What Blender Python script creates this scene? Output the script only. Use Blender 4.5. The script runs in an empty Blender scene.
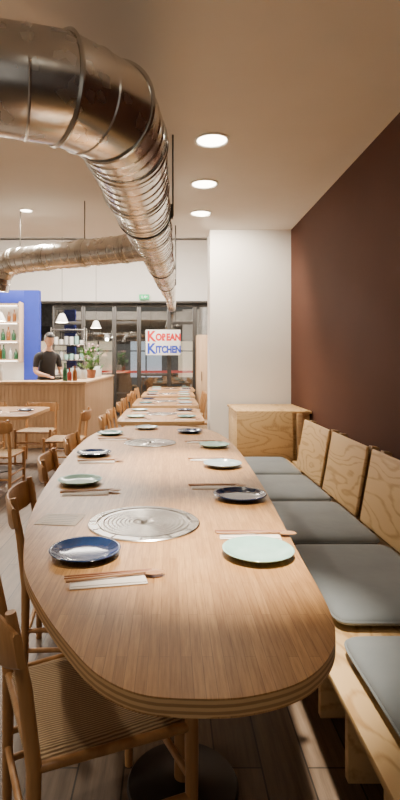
import bpy, bmesh, math, random
from mathutils import Vector, Matrix
random.seed(4)
S=bpy.context.scene
COL=S.collection

# ---------------------------------------------------------------- materials
def newmat(name):
    m=bpy.data.materials.new(name); m.use_nodes=True
    nt=m.node_tree; b=nt.nodes['Principled BSDF']
    return m,nt,b
def N(nt,t,**kw):
    n=nt.nodes.new(t)
    for k,v in kw.items(): setattr(n,k,v)
    return n
def ramp(nt,stops):
    r=N(nt,'ShaderNodeValToRGB'); e=r.color_ramp.elements
    while len(e)<len(stops): e.new(0.5)
    for i,(p,c) in enumerate(stops):
        e[i].position=p; e[i].color=(c[0],c[1],c[2],1)
    return r
def coords(nt,scale=(1,1,1),swap=False):
    tc=N(nt,'ShaderNodeTexCoord'); mp=N(nt,'ShaderNodeMapping')
    mp.inputs['Scale'].default_value=scale
    if swap: mp.inputs['Rotation'].default_value=(0,0,math.pi/2)
    nt.links.new(tc.outputs['Object'],mp.inputs['Vector'])
    return mp.outputs['Vector']
def bump(nt,b,src,strength=.2,dist=.002):
    bp=N(nt,'ShaderNodeBump'); bp.inputs['Strength'].default_value=strength; bp.inputs['Distance'].default_value=dist
    nt.links.new(src,bp.inputs['Height']); nt.links.new(bp.outputs['Normal'],b.inputs['Normal'])
def plain(name,c,rough=.5,metal=0,var=.06,scale=8,spec=.5,bmp=0):
    m,nt,b=newmat(name)
    n=N(nt,'ShaderNodeTexNoise'); n.inputs['Scale'].default_value=scale; n.inputs['Detail'].default_value=4
    nt.links.new(coords(nt),n.inputs['Vector'])
    lo=[max(0,x*(1-var)) for x in c]; hi=[min(1,x*(1+var)) for x in c]
    r=ramp(nt,[(.3,lo),(.7,hi)])
    nt.links.new(n.outputs['Fac'],r.inputs['Fac']); nt.links.new(r.outputs['Color'],b.inputs['Base Color'])
    b.inputs['Roughness'].default_value=rough; b.inputs['Metallic'].default_value=metal
    b.inputs['Specular IOR Level'].default_value=spec
    if bmp: bump(nt,b,n.outputs['Fac'],bmp,.003)
    return m
def emis(name,c,s):
    m,nt,b=newmat(name)
    b.inputs['Base Color'].default_value=(*c,1); b.inputs['Emission Color'].default_value=(*c,1); b.inputs['Emission Strength'].default_value=s
    return m
def wood(name,c1,c2,scale=(30,2,30),rough=.45):
    m,nt,b=newmat(name)
    n=N(nt,'ShaderNodeTexNoise'); n.inputs['Scale'].default_value=1; n.inputs['Detail'].default_value=6; n.inputs['Roughness'].default_value=.6
    nt.links.new(coords(nt,scale),n.inputs['Vector'])
    r=ramp(nt,[(.3,c1),(.7,c2)])
    nt.links.new(n.outputs['Fac'],r.inputs['Fac']); nt.links.new(r.outputs['Color'],b.inputs['Base Color'])
    b.inputs['Roughness'].default_value=rough
    bump(nt,b,n.outputs['Fac'],.1,.001)
    return m
def plywood(name,c1,c2,scale=(3,.8,3),k=16):
    m,nt,b=newmat(name)
    n=N(nt,'ShaderNodeTexNoise'); n.inputs['Scale'].default_value=1.3; n.inputs['Detail'].default_value=2; n.inputs['Roughness'].default_value=.4
    nt.links.new(coords(nt,scale),n.inputs['Vector'])
    mu=N(nt,'ShaderNodeMath',operation='MULTIPLY'); mu.inputs[1].default_value=k
    fr=N(nt,'ShaderNodeMath',operation='PINGPONG'); fr.inputs[1].default_value=.5
    nt.links.new(n.outputs['Fac'],mu.inputs[0]); nt.links.new(mu.outputs[0],fr.inputs[0])
    n2=N(nt,'ShaderNodeTexNoise'); n2.inputs['Scale'].default_value=1; n2.inputs['Detail'].default_value=5
    nt.links.new(coords(nt,(60,6,60)),n2.inputs['Vector'])
    ad=N(nt,'ShaderNodeMath',operation='MULTIPLY_ADD'); ad.inputs[1].default_value=.5; nt.links.new(n2.outputs['Fac'],ad.inputs[0]); nt.links.new(fr.outputs[0],ad.inputs[2])
    r=ramp(nt,[(.25,c2),(.45,c1),(.75,c1)])
    nt.links.new(ad.outputs[0],r.inputs['Fac']); nt.links.new(r.outputs['Color'],b.inputs['Base Color'])
    b.inputs['Roughness'].default_value=.5
    return m
def bamboo(name):
    m,nt,b=newmat(name)
    v=coords(nt,(1,1,1),True)
    br=N(nt,'ShaderNodeTexBrick'); br.inputs['Scale'].default_value=1
    br.inputs['Brick Width'].default_value=.34; br.inputs['Row Height'].default_value=.021; br.inputs['Mortar Size'].default_value=.0006
    br.inputs['Color1'].default_value=(.54,.30,.115,1); br.inputs['Color2'].default_value=(.41,.215,.078,1); br.inputs['Mortar'].default_value=(.27,.135,.05,1)
    nt.links.new(v,br.inputs['Vector'])
    n=N(nt,'ShaderNodeTexNoise'); n.inputs['Scale'].default_value=1; n.inputs['Detail'].default_value=5; n.inputs['Roughness'].default_value=.65
    nt.links.new(coords(nt,(160,9,40)),n.inputs['Vector'])
    r=ramp(nt,[(.35,(.64,.55,.46)),(.62,(1,1,1))])
    nt.links.new(n.outputs['Fac'],r.inputs['Fac'])
    mx=N(nt,'ShaderNodeMix',data_type='RGBA',blend_type='MULTIPLY'); mx.inputs['Factor'].default_value=.9
    nt.links.new(br.outputs['Color'],mx.inputs['A']); nt.links.new(r.outputs['Color'],mx.inputs['B'])
    nt.links.new(mx.outputs['Result'],b.inputs['Base Color'])
    b.inputs['Roughness'].default_value=.36
    return m
def plyedge(name):
    m,nt,b=newmat(name)
    w=N(nt,'ShaderNodeTexWave',wave_type='BANDS',bands_direction='Z'); w.inputs['Scale'].default_value=26; w.inputs['Distortion'].default_value=.6; w.inputs['Detail'].default_value=3
    nt.links.new(coords(nt),w.inputs['Vector'])
    r=ramp(nt,[(.3,(.36,.20,.085)),(.6,(.62,.40,.19))])
    nt.links.new(w.outputs['Fac'],r.inputs['Fac']); nt.links.new(r.outputs['Color'],b.inputs['Base Color'])
    b.inputs['Roughness'].default_value=.55
    return m
def floormat():
    m,nt,b=newmat('floor_planks')
    v=coords(nt,(1,1,1),True)
    br=N(nt,'ShaderNodeTexBrick'); br.inputs['Scale'].default_value=1
    br.inputs['Brick Width'].default_value=1.7; br.inputs['Row Height'].default_value=.15; br.inputs['Mortar Size'].default_value=.003
    br.inputs['Color1'].default_value=(.22,.155,.105,1); br.inputs['Color2'].default_value=(.135,.095,.065,1); br.inputs['Mortar'].default_value=(.025,.02,.016,1)
    nt.links.new(v,br.inputs['Vector'])
    n=N(nt,'ShaderNodeTexNoise'); n.inputs['Scale'].default_value=1; n.inputs['Detail'].default_value=7; n.inputs['Roughness'].default_value=.7
    nt.links.new(coords(nt,(35,2.2,1)),n.inputs['Vector'])
    r=ramp(nt,[(.35,(.38,.35,.32)),(.65,(1.0,1.0,1.0))])
    nt.links.new(n.outputs['Fac'],r.inputs['Fac'])
    mx=N(nt,'ShaderNodeMix',data_type='RGBA',blend_type='MULTIPLY'); mx.inputs['Factor'].default_value=.85
    nt.links.new(br.outputs['Color'],mx.inputs['A']); nt.links.new(r.outputs['Color'],mx.inputs['B'])
    nt.links.new(mx.outputs['Result'],b.inputs['Base Color'])
    b.inputs['Roughness'].default_value=.5
    bump(nt,b,n.outputs['Fac'],.25,.002)
    return m
def ductmat():
    m,nt,b=newmat('galvanised_steel')
    n=N(nt,'ShaderNodeTexVoronoi'); n.inputs['Scale'].default_value=30
    nt.links.new(coords(nt),n.inputs['Vector'])
    n2=N(nt,'ShaderNodeTexNoise'); n2.inputs['Scale'].default_value=4; n2.inputs['Detail'].default_value=3
    nt.links.new(coords(nt),n2.inputs['Vector'])
    r=ramp(nt,[(.3,(.62,.60,.565)),(.7,(.74,.715,.68))])
    nt.links.new(n2.outputs['Fac'],r.inputs['Fac']); nt.links.new(r.outputs['Color'],b.inputs['Base Color'])
    r2=ramp(nt,[(0,(.22,)*3),(1,(.29,)*3)])
    nt.links.new(n.outputs['Color'],r2.inputs['Fac']); nt.links.new(r2.outputs['Color'],b.inputs['Roughness'])
    b.inputs['Metallic'].default_value=1
    bump(nt,b,n2.outputs['Fac'],.07,.01)
    return m
def cordmat():
    m,nt,b=newmat('paper_cord')
    w=N(nt,'ShaderNodeTexWave',wave_type='BANDS',bands_direction='Y'); w.inputs['Scale'].default_value=38; w.inputs['Distortion'].default_value=.8; w.inputs['Detail'].default_value=2
    nt.links.new(coords(nt),w.inputs['Vector'])
    r=ramp(nt,[(.2,(.24,.15,.075)),(.7,(.56,.40,.23))])
    nt.links.new(w.outputs['Fac'],r.inputs['Fac']); nt.links.new(r.outputs['Color'],b.inputs['Base Color'])
    b.inputs['Roughness'].default_value=.8
    bump(nt,b,w.outputs['Fac'],.6,.004)
    return m
def fabric(name,c):
    m,nt,b=newmat(name)
    n=N(nt,'ShaderNodeTexNoise'); n.inputs['Scale'].default_value=260; n.inputs['Detail'].default_value=2
    nt.links.new(coords(nt),n.inputs['Vector'])
    n2=N(nt,'ShaderNodeTexNoise'); n2.inputs['Scale'].default_value=6; n2.inputs['Detail'].default_value=3
    nt.links.new(coords(nt),n2.inputs['Vector'])
    r=ramp(nt,[(.3,[x*.85 for x in c]),(.7,c)])
    nt.links.new(n2.outputs['Fac'],r.inputs['Fac']); nt.links.new(r.outputs['Color'],b.inputs['Base Color'])
    b.inputs['Roughness'].default_value=.85; b.inputs['Sheen Weight'].default_value=.2
    bump(nt,b,n2.outputs['Fac'],.35,.012)
    return m
def glassmat():
    m=bpy.data.materials.new('window_glass'); m.use_nodes=True; nt=m.node_tree; nt.nodes.clear()
    o=N(nt,'ShaderNodeOutputMaterial'); t=N(nt,'ShaderNodeBsdfTransparent'); g=N(nt,'ShaderNodeBsdfGlossy'); mx=N(nt,'ShaderNodeMixShader'); f=N(nt,'ShaderNodeFresnel')
    t.inputs['Color'].default_value=(.85,.88,.88,1); g.inputs['Roughness'].default_value=.02
    ad=N(nt,'ShaderNodeMath',operation='ADD'); ad.inputs[1].default_value=.16
    nt.links.new(f.outputs[0],ad.inputs[0]); nt.links.new(ad.outputs[0],mx.inputs[0]); nt.links.new(t.outputs[0],mx.inputs[1]); nt.links.new(g.outputs[0],mx.inputs[2]); nt.links.new(mx.outputs[0],o.inputs[0])
    return m

M_ceil=plain('ceiling_paint',(.74,.70,.64),.9,var=.02,scale=3,spec=.2)
M_white=plain('white_paint',(.80,.77,.73),.85,var=.02,scale=3,spec=.2)
M_brown=plain('brown_paint',(.085,.034,.021),.75,var=.05,scale=2,spec=.2)
M_blue=plain('blue_paint',(.010,.03,.33),.6)
M_floor=floormat()
M_bamboo=bamboo('bamboo_top'); M_edge=plyedge('table_edge_ply')
M_ply=plywood('pine_plywood',(.64,.43,.20),(.46,.27,.10))
M_plyx=plywood('pine_plywood_end',(.64,.43,.20),(.48,.29,.12),(1.0,3,3))
M_plyraw=wood('ply_core',(.32,.19,.09),(.48,.30,.15),(5,5,80))
M_oak=wood('oiled_oak',(.34,.16,.055),(.52,.28,.11),(30,30,3),.35)
M_oakb=wood('bar_oak',(.46,.30,.17),(.62,.43,.27),(14,14,.8),.5)
M_cord=cordmat()
M_duct=ductmat(); M_seam=plain('duct_sleeve',(.58,.56,.52),.26,1,scale=20)
M_black=plain('black_steel',(.012,.012,.012),.4)
M_darkm=plain('dark_metal',(.05,.045,.04),.5,.6)
M_frame=plain('frame_metal',(.06,.055,.05),.4,.5)
M_steel=plain('stainless',(.46,.445,.42),.27,1,scale=30)
M_steel2=plain('stainless_dark',(.18,.17,.16),.3,1)
M_navy=plain('navy_glaze',(.010,.026,.080),.12,var=.3,scale=20)
M_mint=plain('mint_glaze',(.34,.58,.51),.15,var=.08,scale=20)
M_lblue=plain('light_blue_glaze',(.38,.50,.56),.15)
M_teal=plain('teal_glaze',(.10,.24,.25),.15,var=.2)
M_cush=fabric('grey_blue_fabric',(.215,.245,.26))
M_napkin=plain('napkin_linen',(.78,.72,.66),.9)
M_stick=wood('chopstick_wood',(.20,.07,.028),(.34,.14,.06),(4,60,60))
M_stick2=wood('spoon_wood',(.33,.16,.07),(.45,.24,.11),(4,60,60))
M_paper=plain('menu_paper',(.62,.55,.48),.6)
M_trim=plain('lamp_trim',(.8,.77,.72),.4)
M_glow=emis('lamp_glow',(1,.88,.70),16)
M_glass=glassmat()
M_skin=plain('skin',(.50,.29,.19),.5); M_hair=plain('hair',(.012,.009,.008),.45); M_shirt=plain('black_shirt',(.016,.015,.017),.85); M_trou=plain('dark_trousers',(.02,.02,.028),.85); M_shoe=plain('shoe_leather',(.015,.012,.01),.4)
M_eye=plain('eye_white',(.5,.48,.45),.3); M_lip=plain('lips',(.36,.13,.10),.5)
M_leaf=plain('leaf',(.10,.24,.06),.5,var=.4); M_flower=plain('flower',(.60,.35,.38),.6); M_pot=plain('terracotta_pot',(.30,.12,.06),.7)
M_bgreen=plain('green_bottle_glass',(.02,.09,.04),.08); M_bamber=plain('amber_bottle',(.20,.07,.015),.1); M_bclear=plain('clear_bottle',(.5,.5,.48),.1); M_bred=plain('red_bottle',(.25,.03,.02),.2)
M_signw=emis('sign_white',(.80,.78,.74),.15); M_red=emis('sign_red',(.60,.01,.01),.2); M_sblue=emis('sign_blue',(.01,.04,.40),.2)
M_green=emis('exit_green',(.02,.45,.15),.8); M_exw=emis('exit_white',(.9,1,.9),1.2)
M_build=plain('brick_dark',(.12,.11,.10),.9,var=.3); M_asph=plain('asphalt',(.05,.05,.052),.8)
M_litw=emis('lit_window',(1,.76,.5),1.1); M_litc=emis('lit_window_cool',(.8,.88,1),.9); M_rglow=emis('red_reflection_glow',(.8,.05,.03),.9)
M_led=emis('shelf_led',(1,.88,.72),14)

# ---------------------------------------------------------------- mesh helpers
def mkobj(name,me,mats,parent=None,smooth=False,autos=None):
    o=bpy.data.objects.new(name,me)
    for m in (mats if isinstance(mats,(list,tuple)) else [mats]): me.materials.append(m)
    COL.objects.link(o)
    if smooth:
        for p in me.polygons: p.use_smooth=True
        if autos is not None:
            try: me.set_sharp_from_angle(angle=math.radians(autos))
            except Exception: pass
    if parent: o.parent=parent
    return o
def empty(name,loc=(0,0,0),rz=0):
    e=bpy.data.objects.new(name,None); e.location=loc; e.rotation_euler=(0,0,rz); e.empty_display_size=.1
    COL.objects.link(e); return e
def fin(bm,name,mats,parent,smooth=True,autos=35):
    bmesh.ops.recalc_face_normals(bm,faces=bm.faces)
    me=bpy.data.meshes.new(name); bm.to_mesh(me); bm.free()
    return mkobj(name,me,mats,parent,smooth,autos)
def box(name,c,s,mat,parent=None,bev=.004,rot=None,seg=2):
    bm=bmesh.new(); bmesh.ops.create_cube(bm,size=1)
    for v in bm.verts: v.co=Vector((v.co.x*s[0],v.co.y*s[1],v.co.z*s[2]))
    if bev>0: bmesh.ops.bevel(bm,geom=bm.edges[:],offset=min(bev,min(s)*.45),segments=seg,profile=.5,affect='EDGES')
    if rot: bmesh.ops.rotate(bm,verts=bm.verts,matrix=rot)
    bmesh.ops.translate(bm,verts=bm.verts,vec=c)
    return fin(bm,name,mat,parent)
def addbox(bm,c,s,mi=0,rot=None,bev=0):
    r=bmesh.ops.create_cube(bm,size=1); vs=r['verts']
    for v in vs: v.co=Vector((v.co.x*s[0],v.co.y*s[1],v.co.z*s[2]))
    if rot: bmesh.ops.rotate(bm,verts=vs,matrix=rot)
    bmesh.ops.translate(bm,verts=vs,vec=c)
    for f in {f for v in vs for f in v.link_faces}: f.material_index=mi
def addlathe(bm,prof,loc=(0,0,0),seg=32,mi=0,rot=None):
    rings=[]
    for r,z in prof:
        if r<1e-6:
            rings.append([bm.verts.new((0,0,z))])
        else:
            rings.append([bm.verts.new((r*math.cos(2*math.pi*i/seg),r*math.sin(2*math.pi*i/seg),z)) for i in range(seg)])
    for a,b in zip(rings,rings[1:]):
        for i in range(seg):
            j=(i+1)%seg
            if len(a)==1 and len(b)==1: continue
            if len(a)==1: f=bm.faces.new((a[0],b[i],b[j]))
            elif len(b)==1: f=bm.faces.new((a[i],a[j],b[0]))
            else: f=bm.faces.new((a[i],a[j],b[j],b[i]))
            f.material_index=mi
    vs=[v for r in rings for v in r]
    if rot: bmesh.ops.rotate(bm,verts=vs,matrix=rot)
    bmesh.ops.translate(bm,verts=vs,vec=loc)
def lathe(name,prof,loc,mat,parent=None,seg=48,autos=50):
    bm=bmesh.new(); addlathe(bm,prof,loc,seg)
    return fin(bm,name,mat,parent,True,autos)
def addtube(bm,pts,rad,seg=12,mi=0,caps=True):
    pts=[Vector(p) for p in pts]; n=len(pts)
    if not isinstance(rad,(list,tuple)): rad=[rad]*n
    tang=[]
    for i in range(n):
        a=(pts[i]-pts[i-1]).normalized() if i>0 else None
        b=(pts[i+1]-pts[i]).normalized() if i<n-1 else None
        t=(a+b).normalized() if a is not None and b is not None else (a if a is not None else b)
        tang.append(t)
    up=Vector((0,0,1)) if abs(tang[0].z)<.9 else Vector((0,1,0))
    x=tang[0].cross(up).normalized(); rings=[]
    for i in range(n):
        t=tang[i]; x=(x-t*x.dot(t)).normalized(); y=t.cross(x)
        rings.append([bm.verts.new(pts[i]+(x*math.cos(2*math.pi*k/seg)+y*math.sin(2*math.pi*k/seg))*rad[i]) for k in range(seg)])
    for a,b in zip(rings,rings[1:]):
        for k in range(seg):
            j=(k+1)%seg
            f=bm.faces.new((a[k],a[j],b[j],b[k])); f.material_index=mi
    if caps:
        f=bm.faces.new(rings[0]); f.material_index=mi
        f=bm.faces.new(rings[-1][::-1]); f.material_index=mi
def tube(name,pts,rad,mat,parent=None,seg=12,autos=50):
    bm=bmesh.new(); addtube(bm,pts,rad,seg)
    return fin(bm,name,mat,parent,True,autos)
def crom(pts,sub=6,closed=True):
    out=[];n=len(pts)
    for i in range(n if closed else n-1):
        p=[Vector(pts[(i+k-1)%n]) if closed else Vector(pts[max(0,min(n-1,i+k-1))]) for k in range(4)]
        for s in range(sub):
            t=s/sub
            out.append(.5*((2*p[1])+(-p[0]+p[2])*t+(2*p[0]-5*p[1]+4*p[2]-p[3])*t*t+(-p[0]+3*p[1]-3*p[2]+p[3])*t**3))
    if not closed: out.append(Vector(pts[-1]))
    return out
def slab(name,outline,z0,z1,mats,parent=None,bev=.004):
    bm=bmesh.new()
    lo=[bm.verts.new((p[0],p[1],z0)) for p in outline]; hi=[bm.verts.new((p[0],p[1],z1)) for p in outline]
    n=len(lo); bm.faces.new(lo[::-1]).material_index=1
    t=bm.faces.new(hi); t.material_index=0
    for i in range(n):
        j=(i+1)%n; bm.faces.new((lo[i],lo[j],hi[j],hi[i])).material_index=1
    es=[e for e in bm.edges if abs(e.verts[0].co.z-e.verts[1].co.z)<1e-6]
    bmesh.ops.bevel(bm,geom=es,offset=bev,segments=2,profile=.5,affect='EDGES')
    return fin(bm,name,mats,parent,True,30)

# ---------------------------------------------------------------- room shell
CZ=2.83
box('floor',(-1.4,5.0,-.05),(7.4,16.2,.1),M_floor,bev=0)
box('ceiling',(-1.5,1.65,CZ+.15),(6.4,9.3,.3),M_ceil,bev=0)
box('ceiling_rear',(-1.5,9.6,4.45),(6.6,6.6,.3),M_white,bev=0)
box('wall_right',(1.385+.1,1.475,1.5),(.2,8.95,3.0),M_brown,bev=0)
box('wall_pier',(.458+.6,5.95+.2,1.6),(1.2,.4,3.2),M_white,bev=0)
box('wall_right_rear',(1.3,9.5,2.15),(.5,6.3,4.3),M_white,bev=0)
box('wall_left',(-4.6,5.0,2.15),(.2,16,4.3),M_white,bev=0)
box('wall_rear',(-1.7,12.65,3.5),(5.6,.2,1.5),M_white,bev=0)
box('wall_bar',(-3.75,10.6,1.38),(1.6,.15,2.76),M_white,bev=0)
box('wall_bar_end',(-2.80,10.59,1.38),(.30,.19,2.76),M_blue,bev=0)
box('trim_bar',(-3.75,10.51,2.63),(1.6,.03,.26),M_blue,bev=.002)
box('trim_header',(-1.0,12.5,2.74),(4.2,.14,.05),M_frame,bev=.004)

# glazing
wx=[-2.85,-2.1,-1.35,-.75,-.02,.6,1.02]
for i in range(6):
    e=empty('window_%d'%(i+1),(0,0,0))
    x0,x1=wx[i],wx[i+1]
    for j,(cx,w) in enumerate(((x0+.025,.05),(x1-.025,.05))):
        box('stile_%d'%j,(cx,12.6,1.36),(w,.06,2.68),M_frame,e,.003)
    for j,z in enumerate((.06,1.0 if i%2 else 2.25,2.67)):
        box('rail_%d'%j,((x0+x1)/2,12.6,z),(x1-x0-.1,.05,.07),M_frame,e,.003)
    box('pane',((x0+x1)/2,12.6,1.36),(x1-x0-.09,.008,2.6),M_glass,e,0)

# street outside
box('ground_street',(-1.5,17.2,-.06),(26,9,.1),M_asph,bev=0)
bm=bmesh.new(); addbox(bm,(-1.5,22.05,4.05),(26,.4,8.1),0)
for k in range(9):
    x=-9+k*2.0
    addbox(bm,(x,21.8,1.4),(1.3,.06,1.5),1 if k%3!=1 else 2); addbox(bm,(x,21.77,1.4),(.06,.08,1.5),4); addbox(bm,(x,21.77,1.75),(1.3,.08,.05),4)
    addbox(bm,(x,21.8,4.6),(1.0,.06,1.3),2 if k%2 else 0); addbox(bm,(x,21.75,3.8),(1.2,.16,.08),4)
addbox(bm,(-1.2,21.7,.88),(7.5,.1,.10),3); addbox(bm,(-1.5,21.7,2.6),(20,.16,.35),4)  # the red strip imitates a neon reflection as a glowing bar
fin(bm,'building_across_street',[M_build,M_litw,M_litc,M_rglow,M_darkm],None,False)

# ---------------------------------------------------------------- downlights
LC=(1,.87,.70)
def downlight(x,y,r=.105,power=0,z=CZ,tgt=None,size=95,blend=.7,col=LC,name='recessed_downlight'):
    e=empty(name,(x,y,z))
    lathe('trim_ring',[(r*1.0,0),(r*1.12,0),(r*1.14,-.006),(r*1.0,-.010),(r*.93,-.004),(r*.93,0)],(0,0,0),M_trim,e,40)
    lathe('diffuser',[(0,-.003),(r*.93,-.003)],(0,0,0),M_glow,e,40)
    if power:
        l=bpy.data.lights.new('lamp','SPOT'); l.energy=power; l.color=col; l.spot_size=math.radians(size); l.spot_blend=blend; l.shadow_soft_size=.05
        o=bpy.data.objects.new('lamp',l); COL.objects.link(o); o.parent=e; o.location=(0,0,-.03)
        if tgt:
            d=Vector(tgt)-Vector((x,y,z)); o.rotation_euler=d.to_track_quat('-Z','Y').to_euler()
    return e
downlight(.285,3.53,.108,1100,tgt=(.06,2.95,.75),size=30,blend=1)
downlight(.29,4.40,.108,190,tgt=(.1,4.6,.75),size=100)
downlight(.31,5.27,.10,230,tgt=(.75,6.4,1.3),size=130)
downlight(-1.43,5.17,.06,240,size=120)
downlight(.22,1.45,.10,1000,tgt=(.15,1.68,.75),size=32,blend=1)
downlight(.25,.1,.10,25,size=110)  # this and the following downlights are out of view, added to light the room
downlight(-1.6,3.2,.06,170,size=120)
downlight(-2.6,1.2,.06,150,size=120)
downlight(-2.9,5.2,.06,150,size=120)
def panel(name,loc,sx,sy,p,col=(1,.91,.80)):
    e=empty(name,loc)
    box('housing',(0,0,.03),(sx+.06,sy+.06,.05),M_trim,e)
    l=bpy.data.lights.new('lamp','AREA'); l.shape='RECTANGLE'; l.size=sx; l.size_y=sy; l.energy=p; l.color=col
    o=bpy.data.objects.new('lamp',l); COL.objects.link(o); o.parent=e; o.location=(0,0,-.01)
panel('unseen_fill_panel',(-1.2,9.6,4.24),3.0,1.2,560)  # unseen area lamps with housings, added to light the tall rear space
panel('unseen_fill_panel',(-3.0,8.4,4.24),1.4,1.0,180)

# ---------------------------------------------------------------- ducts
def ductpath(P,R,sp=.11,w=.005,h=.004):
    pts=[];rad=[]
    for i in range(len(P)-1):
        a=Vector(P[i]);b=Vector(P[i+1]);L=(b-a).length;n=max(1,round(L/sp))
        for k in range(n):
            t=k/n; c=a.lerp(b,t); r=R[i]+(R[i+1]-R[i])*t; u=(b-a)/L
            if k==0:
                pts.append(c);rad.append(r)
            else:
                for dd,hh in ((-w,0),(0,h),(w,0)):
                    pts.append(c+u*dd); rad.append(r+hh)
    pts.append(Vector(P[-1])); rad.append(R[-1])
    return pts,rad
duct=empty('ventilation_duct')
P=[(-4.45,1.55,2.265),(-1.2,1.66,2.265),(-.60,1.72,2.265),(-.38,1.80,2.27),(-.235,1.97,2.275),(-.20,2.25,2.285),(-.19,3.0,2.305),(-.155,4.0,2.335),(-.11,5.4,2.375),(-.06,7.2,2.44),(.01,9.6,2.51),(.04,12.4,2.585)]
R=[.172,.172,.175,.182,.186,.183,.178,.165,.145,.125,.10,.09]
a,b=ductpath(P,R)
tube('main_run',a,b,M_duct,duct,64,16)
def sleeve(i,t,L=.05,ex=.007,par=duct,P=P,R=R):
    A=Vector(P[i]);B=Vector(P[i+1]);u=(B-A).normalized();c=A.lerp(B,t);r=R[i]+(R[i+1]-R[i])*t+ex
    tube('sleeve',[c-u*L,c-u*L*.9,c-u*L*.1,c,c+u*L*.1,c+u*L*.9,c+u*L],[r-.004,r,r,r+.004,r,r,r-.004],M_seam,par,64,25)
for i,t in ((1,.55),(1,.95),(5,.05),(5,.85),(6,.35),(6,.93),(7,.5),(8,.1),(8,.7),(9,.5)): sleeve(i,t)
for i in (3,4):
    u=(Vector(P[i+1])-Vector(P[i-1])).normalized(); c=Vector(P[i]); r=R[i]*1.03
    tube('elbow_seam',[c-u*.008,c,c+u*.008],[r,r+.005,r],M_seam,duct,64,25)
BP=[(-.2,4.55,2.33),(-.75,4.85,2.34),(-1.2,5.06,2.34),(-1.56,5.24,2.335),(-1.68,5.30,2.30),(-1.75,5.34,2.2),(-1.77,5.35,2.05)]
BR=[.12,.125,.125,.125,.125,.12,.11]
a,b=ductpath(BP,BR,.09)
tube('branch_run',a,b,M_duct,duct,44,16)
for i,t in ((0,.35),(1,.1),(2,.0),(3,.0)): sleeve(i,t,.03,.006,duct,BP,BR)
BP2=[(-1.68,5.30,2.33),(-2.3,5.55,2.34),(-3.4,5.9,2.34)]
a,b=ductpath(BP2,[.12,.12,.12],.09); tube('branch_end',a,b,M_duct,duct,44,16)
for x,y,z,r in ((-.175,3.45,2.32,.174),(-.10,5.75,2.39,.141),(-.06,7.4,2.45,.123)):
    tube('rod',[(x+(r+.02),y,z-.03),(x+(r+.02),y,CZ if y<6.2 else 4.3)],.006,M_darkm,duct,8)
    box('bracket',(x+(r+.012),y,z),(.02,.05,.09),M_darkm,duct,.003)
    tube('clamp',[(x,y-.012,z),(x,y+.012,z)],r+.012,M_darkm,duct,48)
for x,y in ((-.8,4.875),(-1.5,5.21)):
    tube('rod',[(x,y,2.4),(x,y,CZ)],.005,M_darkm,duct,8)

# ---------------------------------------------------------------- main table
out=[(-.052,.906),(.045,.893),(.139,.900),(.2385,.942),(.312,1.02),(.356,1.12),(.376,1.27),(.386,1.52),(.405,1.9),(.428,2.34),(.44,2.9),(.445,3.4),(.42,3.95),(.33,4.38),(.15,4.6),(-.10,4.66),(-.35,4.6),(-.53,4.42),(-.61,4.1),(-.63,3.6),(-.615,3.0),(-.57,2.34),(-.515,1.9),(-.455,1.62),(-.395,1.42),(-.30,1.22),(-.205,1.06),(-.131,.96)]
table=empty('dining_table')
slab('top',[tuple(p) for p in crom([(x,y,0) for x,y in out],6)],.716,.75,[M_bamboo,M_edge],table,.003)
for x,y in ((.04,1.63),(-.1,3.9)):
    tube('pole',[(x,y,.02),(x,y,.712)],.027,M_oak,table,20)
    lathe('base',[(0,.0),(.17,.0),(.175,.006),(.17,.014),(.06,.022),(.04,.03),(0,.03)],(x,y,0),M_black,table,48)
    lathe('collar',[(.028,.70),(.09,.70),(.09,.7155),(.028,.7155)],(x,y,0),M_black,table,32)

def table_grill(x,y,r):
    e=empty('table_grill',(x,y,.75))
    prof=[(0,.004),(r*.08,.004),(r*.10,.006),(r*.13,.004)]
    for k in range(1,9):
        q=r*(.13+.075*k); prof+=[(q-.006,.0055),(q-.003,.0015),(q,.0055)]
    prof+=[(r*.80,.006),(r*.81,.001),(r*.84,.001),(r*.85,.007),(r*.98,.006),(r,.003),(r,.0)]
    lathe('lid',prof,(0,0,0),M_steel,e,64,20)
    bm=bmesh.new()
    for k in range(12):
        a=2*math.pi*k/12
        addbox(bm,(math.cos(a)*r*.915,math.sin(a)*r*.915,.0072),(r*.11,.006,.001),0,Matrix.Rotation(a,3,'Z'))
    addlathe(bm,[(0,.012),(.012,.012),(.012,.004)],(0,0,0),20)
    fin(bm,'vents',M_steel2,e)
table_grill(-.093,1.862,.2); table_grill(-.14,3.68,.185)

def plate_mesh():
    bm=bmesh.new()
    addlathe(bm,[(0,.002),(.055,.002),(.06,0),(.064,.002),(.085,.008),(.105,.018),(.107,.0205),(.105,.022),(.099,.020),(.083,.012),(.068,.0075),(.05,.006),(0,.006)],(0,0,0),56)
    bmesh.ops.recalc_face_normals(bm,faces=bm.faces)
    me=bpy.data.meshes.new('plate'); bm.to_mesh(me); bm.free(); return me
def plate(x,y,mat,s=1,z=.7502):
    o=mkobj('dinner_plate',plate_mesh(),mat,None,True,60); o.location=(x,y,z); o.scale=(s,s,s); return o
for x,y,m,s in ((-.254,1.555,M_navy,1),(.263,1.555,M_mint,1),(-.428,2.472,M_mint,.98),(-.47,3.21,M_navy,1.0),(-.47,4.1,M_teal,.98),(.296,2.20,M_navy,1.05),(.29,2.87,M_lblue,1.0),(.30,3.52,M_mint,.98),(.16,4.22,M_navy,1),(-.2,4.45,M_lblue,.95)):
    plate(x,y,m,s)

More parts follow.
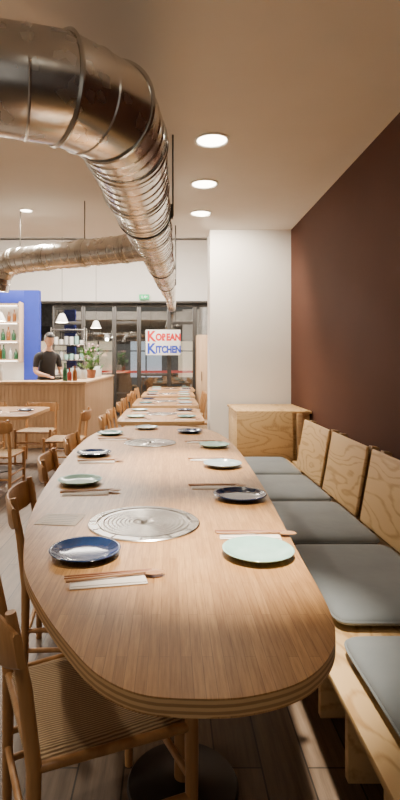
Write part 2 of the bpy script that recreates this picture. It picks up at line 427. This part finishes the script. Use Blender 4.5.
def cutlery(x,y,rz,z=.7502):
    e=empty('cutlery_setting',(x,y,z),rz)
    box('napkin',(0,-.028,.0015),(.20,.05,.003),M_napkin,e,.001)
    box('napkin_fold',(.0,-.025,.0042),(.195,.040,.0022),M_napkin,e,.0008)
    for k,dy in enumerate((.012,.026)):
        tube('chopstick_%d'%(k+1),[(-.115,dy,.0040),(.0,dy*.9,.0065),(.12,dy*.7,.008)],[.002,.003,.004],M_stick,e,8)
    tube('spoon_handle',[(-.11,-.022,.010),(0,-.012,.011),(.10,-.004,.012)],[.004,.0035,.003],M_stick2,e,8)
    bm=bmesh.new(); bmesh.ops.create_uvsphere(bm,u_segments=16,v_segments=8,radius=1)
    for v in bm.verts: v.co=Vector((v.co.x*.03+.125,v.co.y*.018-.002,v.co.z*.005+.0105 - (.003 if v.co.z>0 else 0)))
    fin(bm,'spoon_bowl',M_stick2,e)
for x,y,r in ((-.165,1.385,.18),(.265,1.735,-.06),(-.37,2.29,.08),(-.42,3.0,.05),(-.42,3.85,.05),(.20,2.40,-.05),(.22,3.06,-.05),(.22,3.72,0)):
    cutlery(x,y,r)
e=empty('paper_menu',(-.40,1.90,.7502),-.12)
box('sheet',(0,0,.001),(.15,.13,.002),M_paper,e,.0005)
for k in range(5): box('line_%d'%k,(0,-.045+k*.02,.0022),(.11,.003,.0004),M_steel2,e,0)

# ---------------------------------------------------------------- chairs
def build_chair_meshes():
    parts=[]
    bm=bmesh.new()
    for s in (1,-1):
        addtube(bm,[(-.19,s*.20,0),(-.185,s*.20,.42),(-.205,s*.198,.60),(-.235,s*.195,.775)],[.013,.018,.017,.012],14)
        addtube(bm,[(.20,s*.225,0),(.20,s*.225,.38),(.20,s*.225,.455)],[.013,.018,.017],14)
        addtube(bm,[(-.185,s*.20,.415),(.20,s*.225,.415)],.012,10)
        addtube(bm,[(-.187,s*.20,.24),(.20,s*.225,.24)],.010,10)
        addtube(bm,[(-.188,s*.20,.16),(.20,s*.225,.16)],.010,10)
    addtube(bm,[(.20,-.225,.415),(.20,.225,.415)],.012,10); addtube(bm,[(-.185,-.20,.415),(-.185,.20,.415)],.012,10)
    addtube(bm,[(.20,-.225,.28),(.20,.225,.28)],.010,10); addtube(bm,[(-.188,-.20,.20),(-.188,.20,.20)],.010,10)
    bmesh.ops.recalc_face_normals(bm,faces=bm.faces)
    me=bpy.data.meshes.new('frame'); bm.to_mesh(me); bm.free(); parts.append(('frame',me,M_oak))
    bm=bmesh.new(); n=20; rows=[]
    prof=[(-.062,-.004),(-.054,-.009),(.048,-.009),(.058,-.003),(.058,.004),(.048,.009),(-.054,.009),(-.062,.004)]
    for i in range(n+1):
        u=-1+2*i/n; y=.235*u; bow=-.222-.06*(1-u*u)
        sc=1-.35*max(0,abs(u)-.75)/.25
        rows.append([bm.verts.new((bow+dx-.1*h, y, .705+h*sc)) for h,dx in prof])
    for a,b in zip(rows,rows[1:]):
        for k in range(len(prof)):
            j=(k+1)%len(prof); bm.faces.new((a[k],a[j],b[j],b[k]))
    bm.faces.new(rows[0]); bm.faces.new(rows[-1][::-1])
    bmesh.ops.recalc_face_normals(bm,faces=bm.faces)
    me=bpy.data.meshes.new('backrest'); bm.to_mesh(me); bm.free(); parts.append(('backrest',me,M_oak))
    bm=bmesh.new(); n=14; top=[];bot=[]
    for i in range(n+1):
        u=-1+2*i/n; tr=[];br=[]
        for j in range(n+1):
            v=-1+2*j/n; hw=.2125+.0125*u
            edge=max(abs(u),abs(v)); th=.018*math.sqrt(max(0,1-edge**8))
            dip=-.014*(1-u*u)*(1-v*v)
            X=.0075+.205*u; Y=v*(hw-.004)
            tr.append(bm.verts.new((X,Y,.418+th+dip)))
            br.append(bm.verts.new((X,Y,.416-th*.8+dip*.5)))
        top.append(tr);bot.append(br)
    for i in range(n):
        for j in range(n):
            bm.faces.new((top[i][j],top[i+1][j],top[i+1][j+1],top[i][j+1]))
            bm.faces.new((bot[i][j],bot[i][j+1],bot[i+1][j+1],bot[i+1][j]))
    for i in range(n):
        bm.faces.new((top[i][0],bot[i][0],bot[i+1][0],top[i+1][0])); bm.faces.new((top[i][n],top[i+1][n],bot[i+1][n],bot[i][n]))
        bm.faces.new((top[0][i],top[0][i+1],bot[0][i+1],bot[0][i])); bm.faces.new((top[n][i],bot[n][i],bot[n][i+1],top[n][i+1]))
    bmesh.ops.recalc_face_normals(bm,faces=bm.faces)
    me=bpy.data.meshes.new('seat'); bm.to_mesh(me); bm.free(); parts.append(('woven_seat',me,M_cord))
    for n_,me,m in parts:
        me.materials.append(m)
        for p in me.polygons: p.use_smooth=True
        me.set_sharp_from_angle(angle=math.radians(50))
    return parts
CH=build_chair_meshes()
def chair(x,y,rz):
    e=empty('dining_chair',(x,y,0),rz)
    for n_,me,m in CH:
        o=bpy.data.objects.new(n_,me); COL.objects.link(o); o.parent=e
    return e
D=math.radians
chair(-.222,1.425,D(25))
chair(-.42,2.32,D(6)); chair(-.49,3.12,D(4)); chair(-.50,3.92,D(0))

# ---------------------------------------------------------------- bench
bench=empty('plywood_bench')
box('seat_board',(.785,2.6,.398),(.63,4.6,.024),M_ply,bench,.002)
box('seat_board_lower',(.80,2.6,.376),(.60,4.6,.020),M_plyraw,bench,.002)
for k,y in enumerate((.45,.75,1.05,1.35,1.65,1.95,2.25,2.85,3.45,4.05,4.75)):
    box('rib_%d'%k,(.80,y,.183),(.48,.03,.366),M_plyx,bench,.002)
box('kick_board',(.66,2.6,.30),(.02,4.5,.13),M_ply,bench,.002)
rot=Matrix.Rotation(math.radians(10),3,'Y')
ys=[(.75,1.42),(1.50,2.15),(2.23,2.86),(2.93,3.56),(3.63,4.30)]
for k,(y0,y1) in enumerate(ys):
    box('back_panel_%d'%k,(1.085,(y0+y1)/2,.65),(.02,y1-y0,.40),M_ply,bench,.008,rot,3)
    for j,yy in enumerate((y0+.05,y1-.05)):
        box('back_post_%d_%d'%(k,j),(1.125,yy,.58),(.045,.05,.53),M_plyraw,bench,.003,rot)
box('back_rail',(1.21,2.6,.50),(.03,4.5,.10),M_plyraw,bench,.003)
box('back_ledge',(1.25,2.6,.20),(.22,4.5,.4),M_plyx,bench,.003)

cr=empty('corner_bench_box')
box('front_panel',(.915,5.02,.61),(.54,.022,.47),M_plyx,cr,.004,Matrix.Rotation(math.radians(-6),3,'X'))
box('body',(1.01,5.46,.41),(.70,.80,.82),M_plyx,cr,.004)
box('lid',(1.01,5.46,.832),(.73,.84,.022),M_ply,cr,.003)
box('side_post',(1.25,5.02,.42),(.05,.05,.80),M_plyraw,cr,.003)

def cushion(x0,x1,y0,y1,z0,t,tilt=0):
    e=empty('seat_cushion',((x0+x1)/2,(y0+y1)/2,z0+t/2),tilt)
    a,b_,c=(x1-x0)/2,(y1-y0)/2,t/2
    bm=bmesh.new(); U=64;V=20; rings=[]
    sg=lambda v,p: math.copysign(abs(v)**p,v)
    for j in range(V+1):
        ph=-math.pi/2+math.pi*j/V; cp=sg(math.cos(ph),.34) if 0<j<V else 0; sp=sg(math.sin(ph),.85)
        if j in (0,V): rings.append([bm.verts.new((0,0,sp*c))]); continue
        rings.append([bm.verts.new((a*cp*sg(math.cos(2*math.pi*i/U),.16),b_*cp*sg(math.sin(2*math.pi*i/U),.16),sp*c)) for i in range(U)])
    for A,B in zip(rings,rings[1:]):
        for i in range(U):
            j=(i+1)%U
            if len(A)==1: bm.faces.new((A[0],B[i],B[j]))
            elif len(B)==1: bm.faces.new((A[i],A[j],B[0]))
            else: bm.faces.new((A[i],A[j],B[j],B[i]))
    fin(bm,'pad',M_cush,e,True,80)
    pts=[(a*1.003*sg(math.cos(2*math.pi*i/U),.16),b_*1.003*sg(math.sin(2*math.pi*i/U),.16),0) for i in range(U)]
    pts.append(pts[0]); bm=bmesh.new(); addtube(bm,pts,.004,8); fin(bm,'piping',M_cush,e)
for x0,y0,y1,t in ((.545,.86,1.66,.01),(.565,1.76,2.48,0),(.575,2.53,3.23,0),(.585,3.29,3.98,0),(.59,4.04,4.72,0)):
    cushion(x0,1.035,y0,y1,.411,.066,t)

# ---------------------------------------------------------------- rear tables
def rear_table(x0,x1,y0,y1,plates=True,r=.12):
    e=empty('dining_table',((x0+x1)/2,(y0+y1)/2,0)); a=(x1-x0)/2;b=(y1-y0)/2
    o=[]
    for cx,cy,s in ((a-r,b-r,0),(-a+r,b-r,1),(-a+r,-b+r,2),(a-r,-b+r,3)):
        for k in range(7):
            t=(s+k/6)*math.pi/2; o.append((cx+r*math.cos(t),cy+r*math.sin(t)))
    slab('top',o,.712,.75,[M_bamboo,M_edge],e)
    for yy in (-b*.55,b*.55):
        tube('pole',[(0,yy,.02),(0,yy,.712)],.027,M_oak,e,16)
        lathe('base',[(0,0),(.2,0),(.2,.012),(.05,.022),(0,.022)],(0,yy,0),M_black,e,32)
    if plates:
        ms=[M_navy,M_mint,M_teal,M_lblue]; k=random.randrange(4)
        n=max(1,int(2*b/.6))
        for i in range(n):
            yy=y0+(i+.5)*(2*b)/n
            for sx in (-1,1):
                plate((x0+x1)/2+sx*(a-.17),yy,ms[k%4],.95); k+=1
                cutlery((x0+x1)/2+sx*(a-.19),yy-.17,0)
        table_grill((x0+x1)/2,(y0+y1)/2,.17)
rear_table(-.52,.34,4.98,6.4); rear_table(-.50,.38,6.75,8.2); rear_table(-.48,.42,8.55,9.9); rear_table(-.46,.5,10.3,11.6)
for y in (5.35,6.05,7.1,7.8,8.9,9.6,10.7): chair(-.44,y,0)
for y in (7.1,7.8,8.9,9.6): chair(.38,y,math.pi)
rear_table(-2.75,-1.50,5.45,6.6)
chair(-1.72,5.12,D(90)); chair(-2.4,5.15,D(84)); chair(-1.75,6.85,D(-92)); chair(-2.45,6.85,D(-90)); chair(-1.22,6.1,D(178))

# ---------------------------------------------------------------- bar
bar=empty('bar_counter')
box('front_panel',(-2.79,8.2,.49),(2.97,.55,.98),M_oakb,bar,.004)
box('side_panel',(-1.55,10.2,.49),(.49,3.42,.98),M_oakb,bar,.004)
box('counter_top_front',(-2.79,8.2,1.0),(3.04,.62,.035),M_oakb,bar,.004)
box('counter_top_side',(-1.55,10.2,1.0),(.55,3.37,.035),M_oakb,bar,.004)
bm=bmesh.new()
for k in range(49): addbox(bm,(-4.22+.06*k,7.922,.49),(.035,.012,.95))
for k in range(66): addbox(bm,(-1.302,7.96+.06*k,.49),(.012,.035,.95))
fin(bm,'slats',M_oakb,bar,False)
bb=empty('back_counter'); box('body',(-3.5,10.18,.45),(1.7,.5,.9),M_darkm,bb); box('worktop',(-3.5,10.18,.92),(1.76,.56,.04),M_steel,bb)

def bottle(bm,x,y,z,s=1,mi=0,h=.3):
    addlathe(bm,[(0,0),(.036*s,0),(.038*s,.01),(.038*s,h*.55),(.03*s,h*.66),(.014*s,h*.75),(.013*s,h*.95),(.016*s,h*.96),(.016*s,h),(0,h)],(x,y,z),12,mi)
sh=empty('bottle_shelf')
for k,z in enumerate((1.35,1.72,2.09,2.44)):
    box('board_%d'%k,(-3.6,10.38,z),(1.25,.22,.03),M_oakb,sh,.003)
    box('led_%d'%k,(-3.6,10.28,z-.02),(1.15,.012,.010),M_led,sh,0)
for k,x in enumerate((-4.23,-2.97)): box('side_%d'%k,(x,10.38,1.9),(.03,.23,1.2),M_oakb,sh,.003)
bm=bmesh.new()
for z in (1.365,1.735,2.105):
    x=-4.1
    while x<-3.05:
        bottle(bm,x,10.36+random.uniform(-.04,.03),z,random.uniform(.8,1.15),random.choice((0,1,0,2,1)),random.uniform(.2,.31)); x+=random.uniform(.09,.18)
fin(bm,'bottles',[M_bgreen,M_bamber,M_bclear,M_bred],sh)
bm=bmesh.new()
for x,y,mi,h in ((-1.5,8.2,1,.24),(-1.6,8.28,3,.2),(-1.64,8.12,0,.28),(-3.0,8.2,0,.3),(-3.12,8.25,1,.28),(-2.85,8.22,3,.22),(-2.7,8.3,2,.26)): bottle(bm,x,y,1.018,1,mi,h)
fin(bm,'bottles',[M_bgreen,M_bamber,M_bclear,M_bred],None)
def jar(x,y,s):
    e=empty('storage_jar',(x,y,1.018))
    lathe('body',[(0,0),(.06*s,0),(.065*s,.02),(.065*s,.13*s),(.05*s,.16*s),(0,.16*s)],(0,0,0),M_bclear,e,24); lathe('lid',[(0,.18*s),(.045*s,.18*s),(.052*s,.16*s)],(0,0,0),M_steel2,e,24)
jar(-1.5,9.0,1); jar(-1.65,9.1,1.2); jar(-1.45,10.4,1.3)
# steel storage rack by the glazing
rk=empty('steel_storage_rack',(-2.35,12.1,0))
for x in (-.38,.38):
    for y in (-.16,.16): tube('upright',[(x,y,0),(x,y,2.1)],.014,M_steel,rk,8)
for k,z in enumerate((.5,1.0,1.35,1.7,2.05)): box('shelf_%d'%k,(0,0,z),(.78,.36,.02),M_steel,rk,.002)
bm=bmesh.new()
for z in (1.01,1.36,1.71):
    for k in range(6):
        x=-.3+.12*k
        addlathe(bm,[(0,0),(.03,0),(.05,.03),(.052,random.uniform(.08,.2)),(.04,.08),(0,.05)],(x,0,z),14,random.choice((0,1,2)))
fin(bm,'bowls',[M_bclear,M_trim,M_mint],rk)
# potted plant on bar
pp=empty('potted_plant',(-1.45,9.55,1.018))
lathe('pot',[(0,0),(.07,0),(.095,.14),(.10,.15),(.088,.15),(.08,.13),(0,.13)],(0,0,0),M_pot,pp,28)
bm=bmesh.new()
for k in range(130):
    a=random.uniform(0,6.28); R_=random.uniform(.02,.28); z=.2+random.uniform(0,.36); l=random.uniform(.05,.09); w=l*.35
    c=Vector((math.cos(a)*R_,math.sin(a)*R_,z)); d=Vector((math.cos(a+random.uniform(-.8,.8)),math.sin(a+random.uniform(-.8,.8)),random.uniform(-.2,.9))).normalized(); s=d.cross(Vector((0,0,1))).normalized()
    v=[bm.verts.new(p) for p in (c-d*l,c-d*l*.2+s*w,c+d*l,c-d*l*.2-s*w)]; f=bm.faces.new(v); f.material_index=0
    if k%3==0: addtube(bm,[(0,0,.12),c*.6+Vector((0,0,.05)),c],.003,5,0)
    if k%7==0:
        r=bmesh.ops.create_icosphere(bm,subdivisions=1,radius=.022,matrix=Matrix.Translation(c+Vector((0,0,.06))))
        for f in {f for v in r['verts'] for f in v.link_faces}: f.material_index=1
me=bpy.data.meshes.new('foliage'); bm.to_mesh(me); bm.free(); mkobj('foliage',me,[M_leaf,M_flower],pp)

for px_,py_ in ((-1.93,9.3),(-1.55,10.9),(-2.95,9.0)):
    pl=empty('pendant_lamp',(px_,py_,2.02))
    lathe('shade',[(.02,.16),(.05,.14),(.11,.0),(.105,.0),(.045,.13),(.02,.15)],(0,0,0),M_trim,pl,32)
    bm=bmesh.new(); bmesh.ops.create_uvsphere(bm,u_segments=16,v_segments=10,radius=.035); bmesh.ops.translate(bm,verts=bm.verts,vec=(0,0,.06)); fin(bm,'bulb',M_led,pl)
    tube('cord',[(0,0,.15),(0,0,2.28)],.004,M_darkm,pl,6)
    l=bpy.data.lights.new('lamp','POINT'); l.energy=28; l.color=(1,.86,.68); l.shadow_soft_size=.05; o=bpy.data.objects.new('lamp',l); COL.objects.link(o); o.parent=pl; o.location=(0,0,-.03)

# ---------------------------------------------------------------- window sign + exit sign
def text(name,s,loc,size,mat,parent,xs=1):
    c=bpy.data.curves.new(name,'FONT'); c.body=s; c.size=size; c.extrude=.002; c.offset=.012; c.align_x='LEFT'
    c.materials.append(mat); o=bpy.data.objects.new(name,c); COL.objects.link(o); o.parent=parent; o.location=loc; o.rotation_euler=(math.pi/2,0,0); o.scale=(xs,1,1); return o
sg=empty('window_sign',(-.165,12.3,1.77))
box('board',(0,0,0),(.82,.012,.60),M_signw,sg,.002)
text('letter_k','K',(-.38,-.010,.03),.34,M_red,sg,.9); text('word_orean','OREAN',(-.175,-.010,.05),.22,M_red,sg,.80)
text('letter_k2','K',(-.38,-.010,-.26),.34,M_sblue,sg,.9); text('word_itchen','ITCHEN',(-.175,-.010,-.24),.22,M_sblue,sg,.76)
for x in (-.3,.3): tube('cord',[(x,0,.3),(x,0,.94)],.003,M_darkm,sg,6)
ex=empty('exit_sign',(-.62,12.5,2.87))
box('case',(0,0,0),(.24,.05,.12),M_green,ex,.004)
bm=bmesh.new(); addtube(bm,[(-.05,-.027,.035),(-.05,-.027,.034)],.009,8); addtube(bm,[(-.05,-.028,.02),(-.055,-.028,-.01),(-.03,-.028,-.022),(-.035,-.028,-.045)],.005,6); addtube(bm,[(-.055,-.028,-.01),(-.075,-.028,-.035)],.005,6); addtube(bm,[(-.075,-.028,.0),(-.05,-.028,.015),(-.028,-.028,.002)],.004,6)
addbox(bm,(.045,-.027,0),(.07,.004,.014)); addbox(bm,(.02,-.027,.012),(.035,.004,.012),0,Matrix.Rotation(-.78,3,'Y')); addbox(bm,(.02,-.027,-.012),(.035,.004,.012),0,Matrix.Rotation(.78,3,'Y'))
fin(bm,'pictogram',M_exw,ex)

cb=empty('wooden_cabinet',(.80,11.6,0))
box('body',(0,0,.95),(.42,.6,1.9),M_oakb,cb); box('door',(-.0,-.31,.95),(.36,.02,1.75),M_oakb,cb); tube('handle',[(-.12,-.335,.9),(-.12,-.335,1.1)],.006,M_darkm,cb,8)

# ---------------------------------------------------------------- chef
def person(loc,rz):
    e=empty('man_behind_bar',loc,rz)
    V=[];RR=[];E=[]
    def nv(p,r,par=None):
        V.append(p);RR.append(r if isinstance(r,tuple) else (r,r))
        if par is not None: E.append((par,len(V)-1))
        return len(V)-1
    pel=nv((0,.03,.96),(.155,.12))
    sp=nv((0,.02,1.12),(.145,.11),pel); ch=nv((0,-.01,1.30),(.165,.12),sp); nb=nv((0,-.03,1.45),(.09,.08),ch); nk=nv((0,-.055,1.535),(.055,.055),nb); nh=nv((0,-.075,1.60),(.052,.052),nk)
    for s in (1,-1):
        c=nv((s*.10,-.015,1.425),(.075,.075),nb); shd=nv((s*.185,-.01,1.41),(.066,.066),c)
        ua=nv((s*.215,-.02,1.29),(.052,.052),shd); el=nv((s*.235,-.05,1.15),(.042,.042),ua); fa=nv((s*.20,-.17,1.11),(.038,.038),el); wr=nv((s*.15,-.295,1.09),(.026,.026),fa); nv((s*.13,-.36,1.075),(.034,.02),wr)
        hp=nv((s*.095,.03,.88),(.10,.10),pel); th=nv((s*.105,.02,.70),(.082,.082),hp); kn=nv((s*.11,.0,.50),(.06,.06),th); ca=nv((s*.112,.025,.34),(.056,.056),kn); an=nv((s*.115,.04,.10),(.040,.040),ca); fo=nv((s*.12,-.03,.05),(.042,.04),an); nv((s*.13,-.13,.04),(.04,.032),fo)
    me=bpy.data.meshes.new('b'); me.from_pydata(V,E,[]); o=bpy.data.objects.new('body',me); COL.objects.link(o)
    md=o.modifiers.new('s','SKIN'); sv=me.skin_vertices[0].data
    for i,r in enumerate(RR): sv[i].radius=r; sv[i].use_root=(i==0)
    o.modifiers.new('ss','SUBSURF').levels=2
    dg=bpy.context.evaluated_depsgraph_get(); dg.update()
    m2=bpy.data.meshes.new_from_object(o.evaluated_get(dg)); bpy.data.objects.remove(o)
    m2.materials.clear()
    for m in (M_skin,M_shirt,M_trou,M_shoe): m2.materials.append(m)
    for p in m2.polygons:
        c=p.center; p.use_smooth=True
        if c.z<.085: k=3
        elif c.z<.97: k=2
        elif abs(c.x)>.16 and c.z<1.23 : k=0
        elif c.y<-.16: k=0
        elif c.z>1.49: k=0
        else: k=1
        p.material_index=k
    o=bpy.data.objects.new('body',m2); COL.objects.link(o); o.parent=e
    for s in (1,-1):
        bm=bmesh.new()
        base=Vector((s*.128,-.37,1.073))
        for k,(off,L) in enumerate(((-.026,.062),(-.009,.072),(.009,.068),(.025,.054))):
            p0=base+Vector((off,-.005,0)); addtube(bm,[p0+Vector((0,.03,0)),p0+Vector((0,-.015,.002)),p0+Vector((0,-.015-L*.5,-.004)),p0+Vector((0,-.015-L*.85,-.018)),p0+Vector((0,-.015-L,-.026))],[.009,.009,.008,.007,.005],8)
        t=base+Vector((-s*.024,.015,0)); addtube(bm,[t,t+Vector((-s*.022,-.02,-.006)),t+Vector((-s*.03,-.045,-.014))],[.011,.009,.007],8)
        fin(bm,'hand_%s'%('left' if s>0 else 'right'),M_skin,e)
    hd=empty('head',(0,-.085,1.685)); hd.parent=e; hd.rotation_euler=(math.radians(20),0,0)
    bm=bmesh.new(); bmesh.ops.create_uvsphere(bm,u_segments=32,v_segments=24,radius=1)
    for v in bm.verts:
        x,y,z=v.co; w=1-.28*max(0,-z)**1.5
        X=x*.076*w; Y=y*.095*(1-.12*max(0,-z)) ; Z=z*.118
        if y<0 and z<0: Y-=.008*(-z)
        if y<-.6: 
            Y-=.024*math.exp(-((x/.16)**2+((z+.15)/.22)**2))
            Y+=.010*(math.exp(-(((abs(x)-.38)/.16)**2+((z-.08)/.13)**2)))
        v.co=(X,Y,Z)
    fin(bm,'face',M_skin,hd,True,180)
    for s in (1,-1):
        for nm,c,sc,m in (('eye',(s*.029,-.078,.008),(.011,.007,.005),M_eye),('iris',(s*.029,-.085,.007),(.004,.001,.004),M_hair),('brow',(s*.03,-.087,.026),(.014,.003,.002),M_hair),('ear',(s*.077,.0,-.005),(.010,.020,.032),M_skin)):
            bm=bmesh.new(); bmesh.ops.create_uvsphere(bm,u_segments=12,v_segments=8,radius=1)
            for v in bm.verts: v.co=Vector((v.co.x*sc[0]+c[0],v.co.y*sc[1]+c[1],v.co.z*sc[2]+c[2]))
            fin(bm,nm,m,hd)
    bm=bmesh.new(); bmesh.ops.create_uvsphere(bm,u_segments=12,v_segments=8,radius=1)
    for v in bm.verts: v.co=Vector((v.co.x*.022,v.co.y*.006-.090,v.co.z*.006-.062))
    fin(bm,'mouth',M_lip,hd)
    bm=bmesh.new(); bmesh.ops.create_uvsphere(bm,u_segments=32,v_segments=20,radius=1)
    for v in bm.verts: v.co=Vector((v.co.x*.086,v.co.y*.106+.008,v.co.z*.122+.012))
    bmesh.ops.delete(bm,geom=[v for v in bm.verts if v.co.z<(.052 if v.co.y<-.03 else (.01 if v.co.y<.02 else -.05))],context='VERTS')
    for v in bm.verts: v.co*=1+.03*math.sin(v.co.x*190)*math.sin(v.co.y*150)
    fin(bm,'hair',M_hair,hd)
    return e
person((-2.09,8.84,0),math.radians(40))

# ---------------------------------------------------------------- world + camera
w=bpy.data.worlds.new('World'); S.world=w; w.use_nodes=True
bg=w.node_tree.nodes['Background']; bg.inputs[0].default_value=(1,.91,.80,1); bg.inputs[1].default_value=.36
cam=bpy.data.cameras.new('camera'); co=bpy.data.objects.new('camera',cam); COL.objects.link(co)
co.location=(0,0,1.33); co.rotation_euler=(math.pi/2,0,0)
cam.sensor_fit='AUTO'; cam.sensor_width=36; cam.lens=36*520/800; cam.shift_x=30/800; cam.shift_y=-39/800; cam.clip_start=.05
S.camera=co
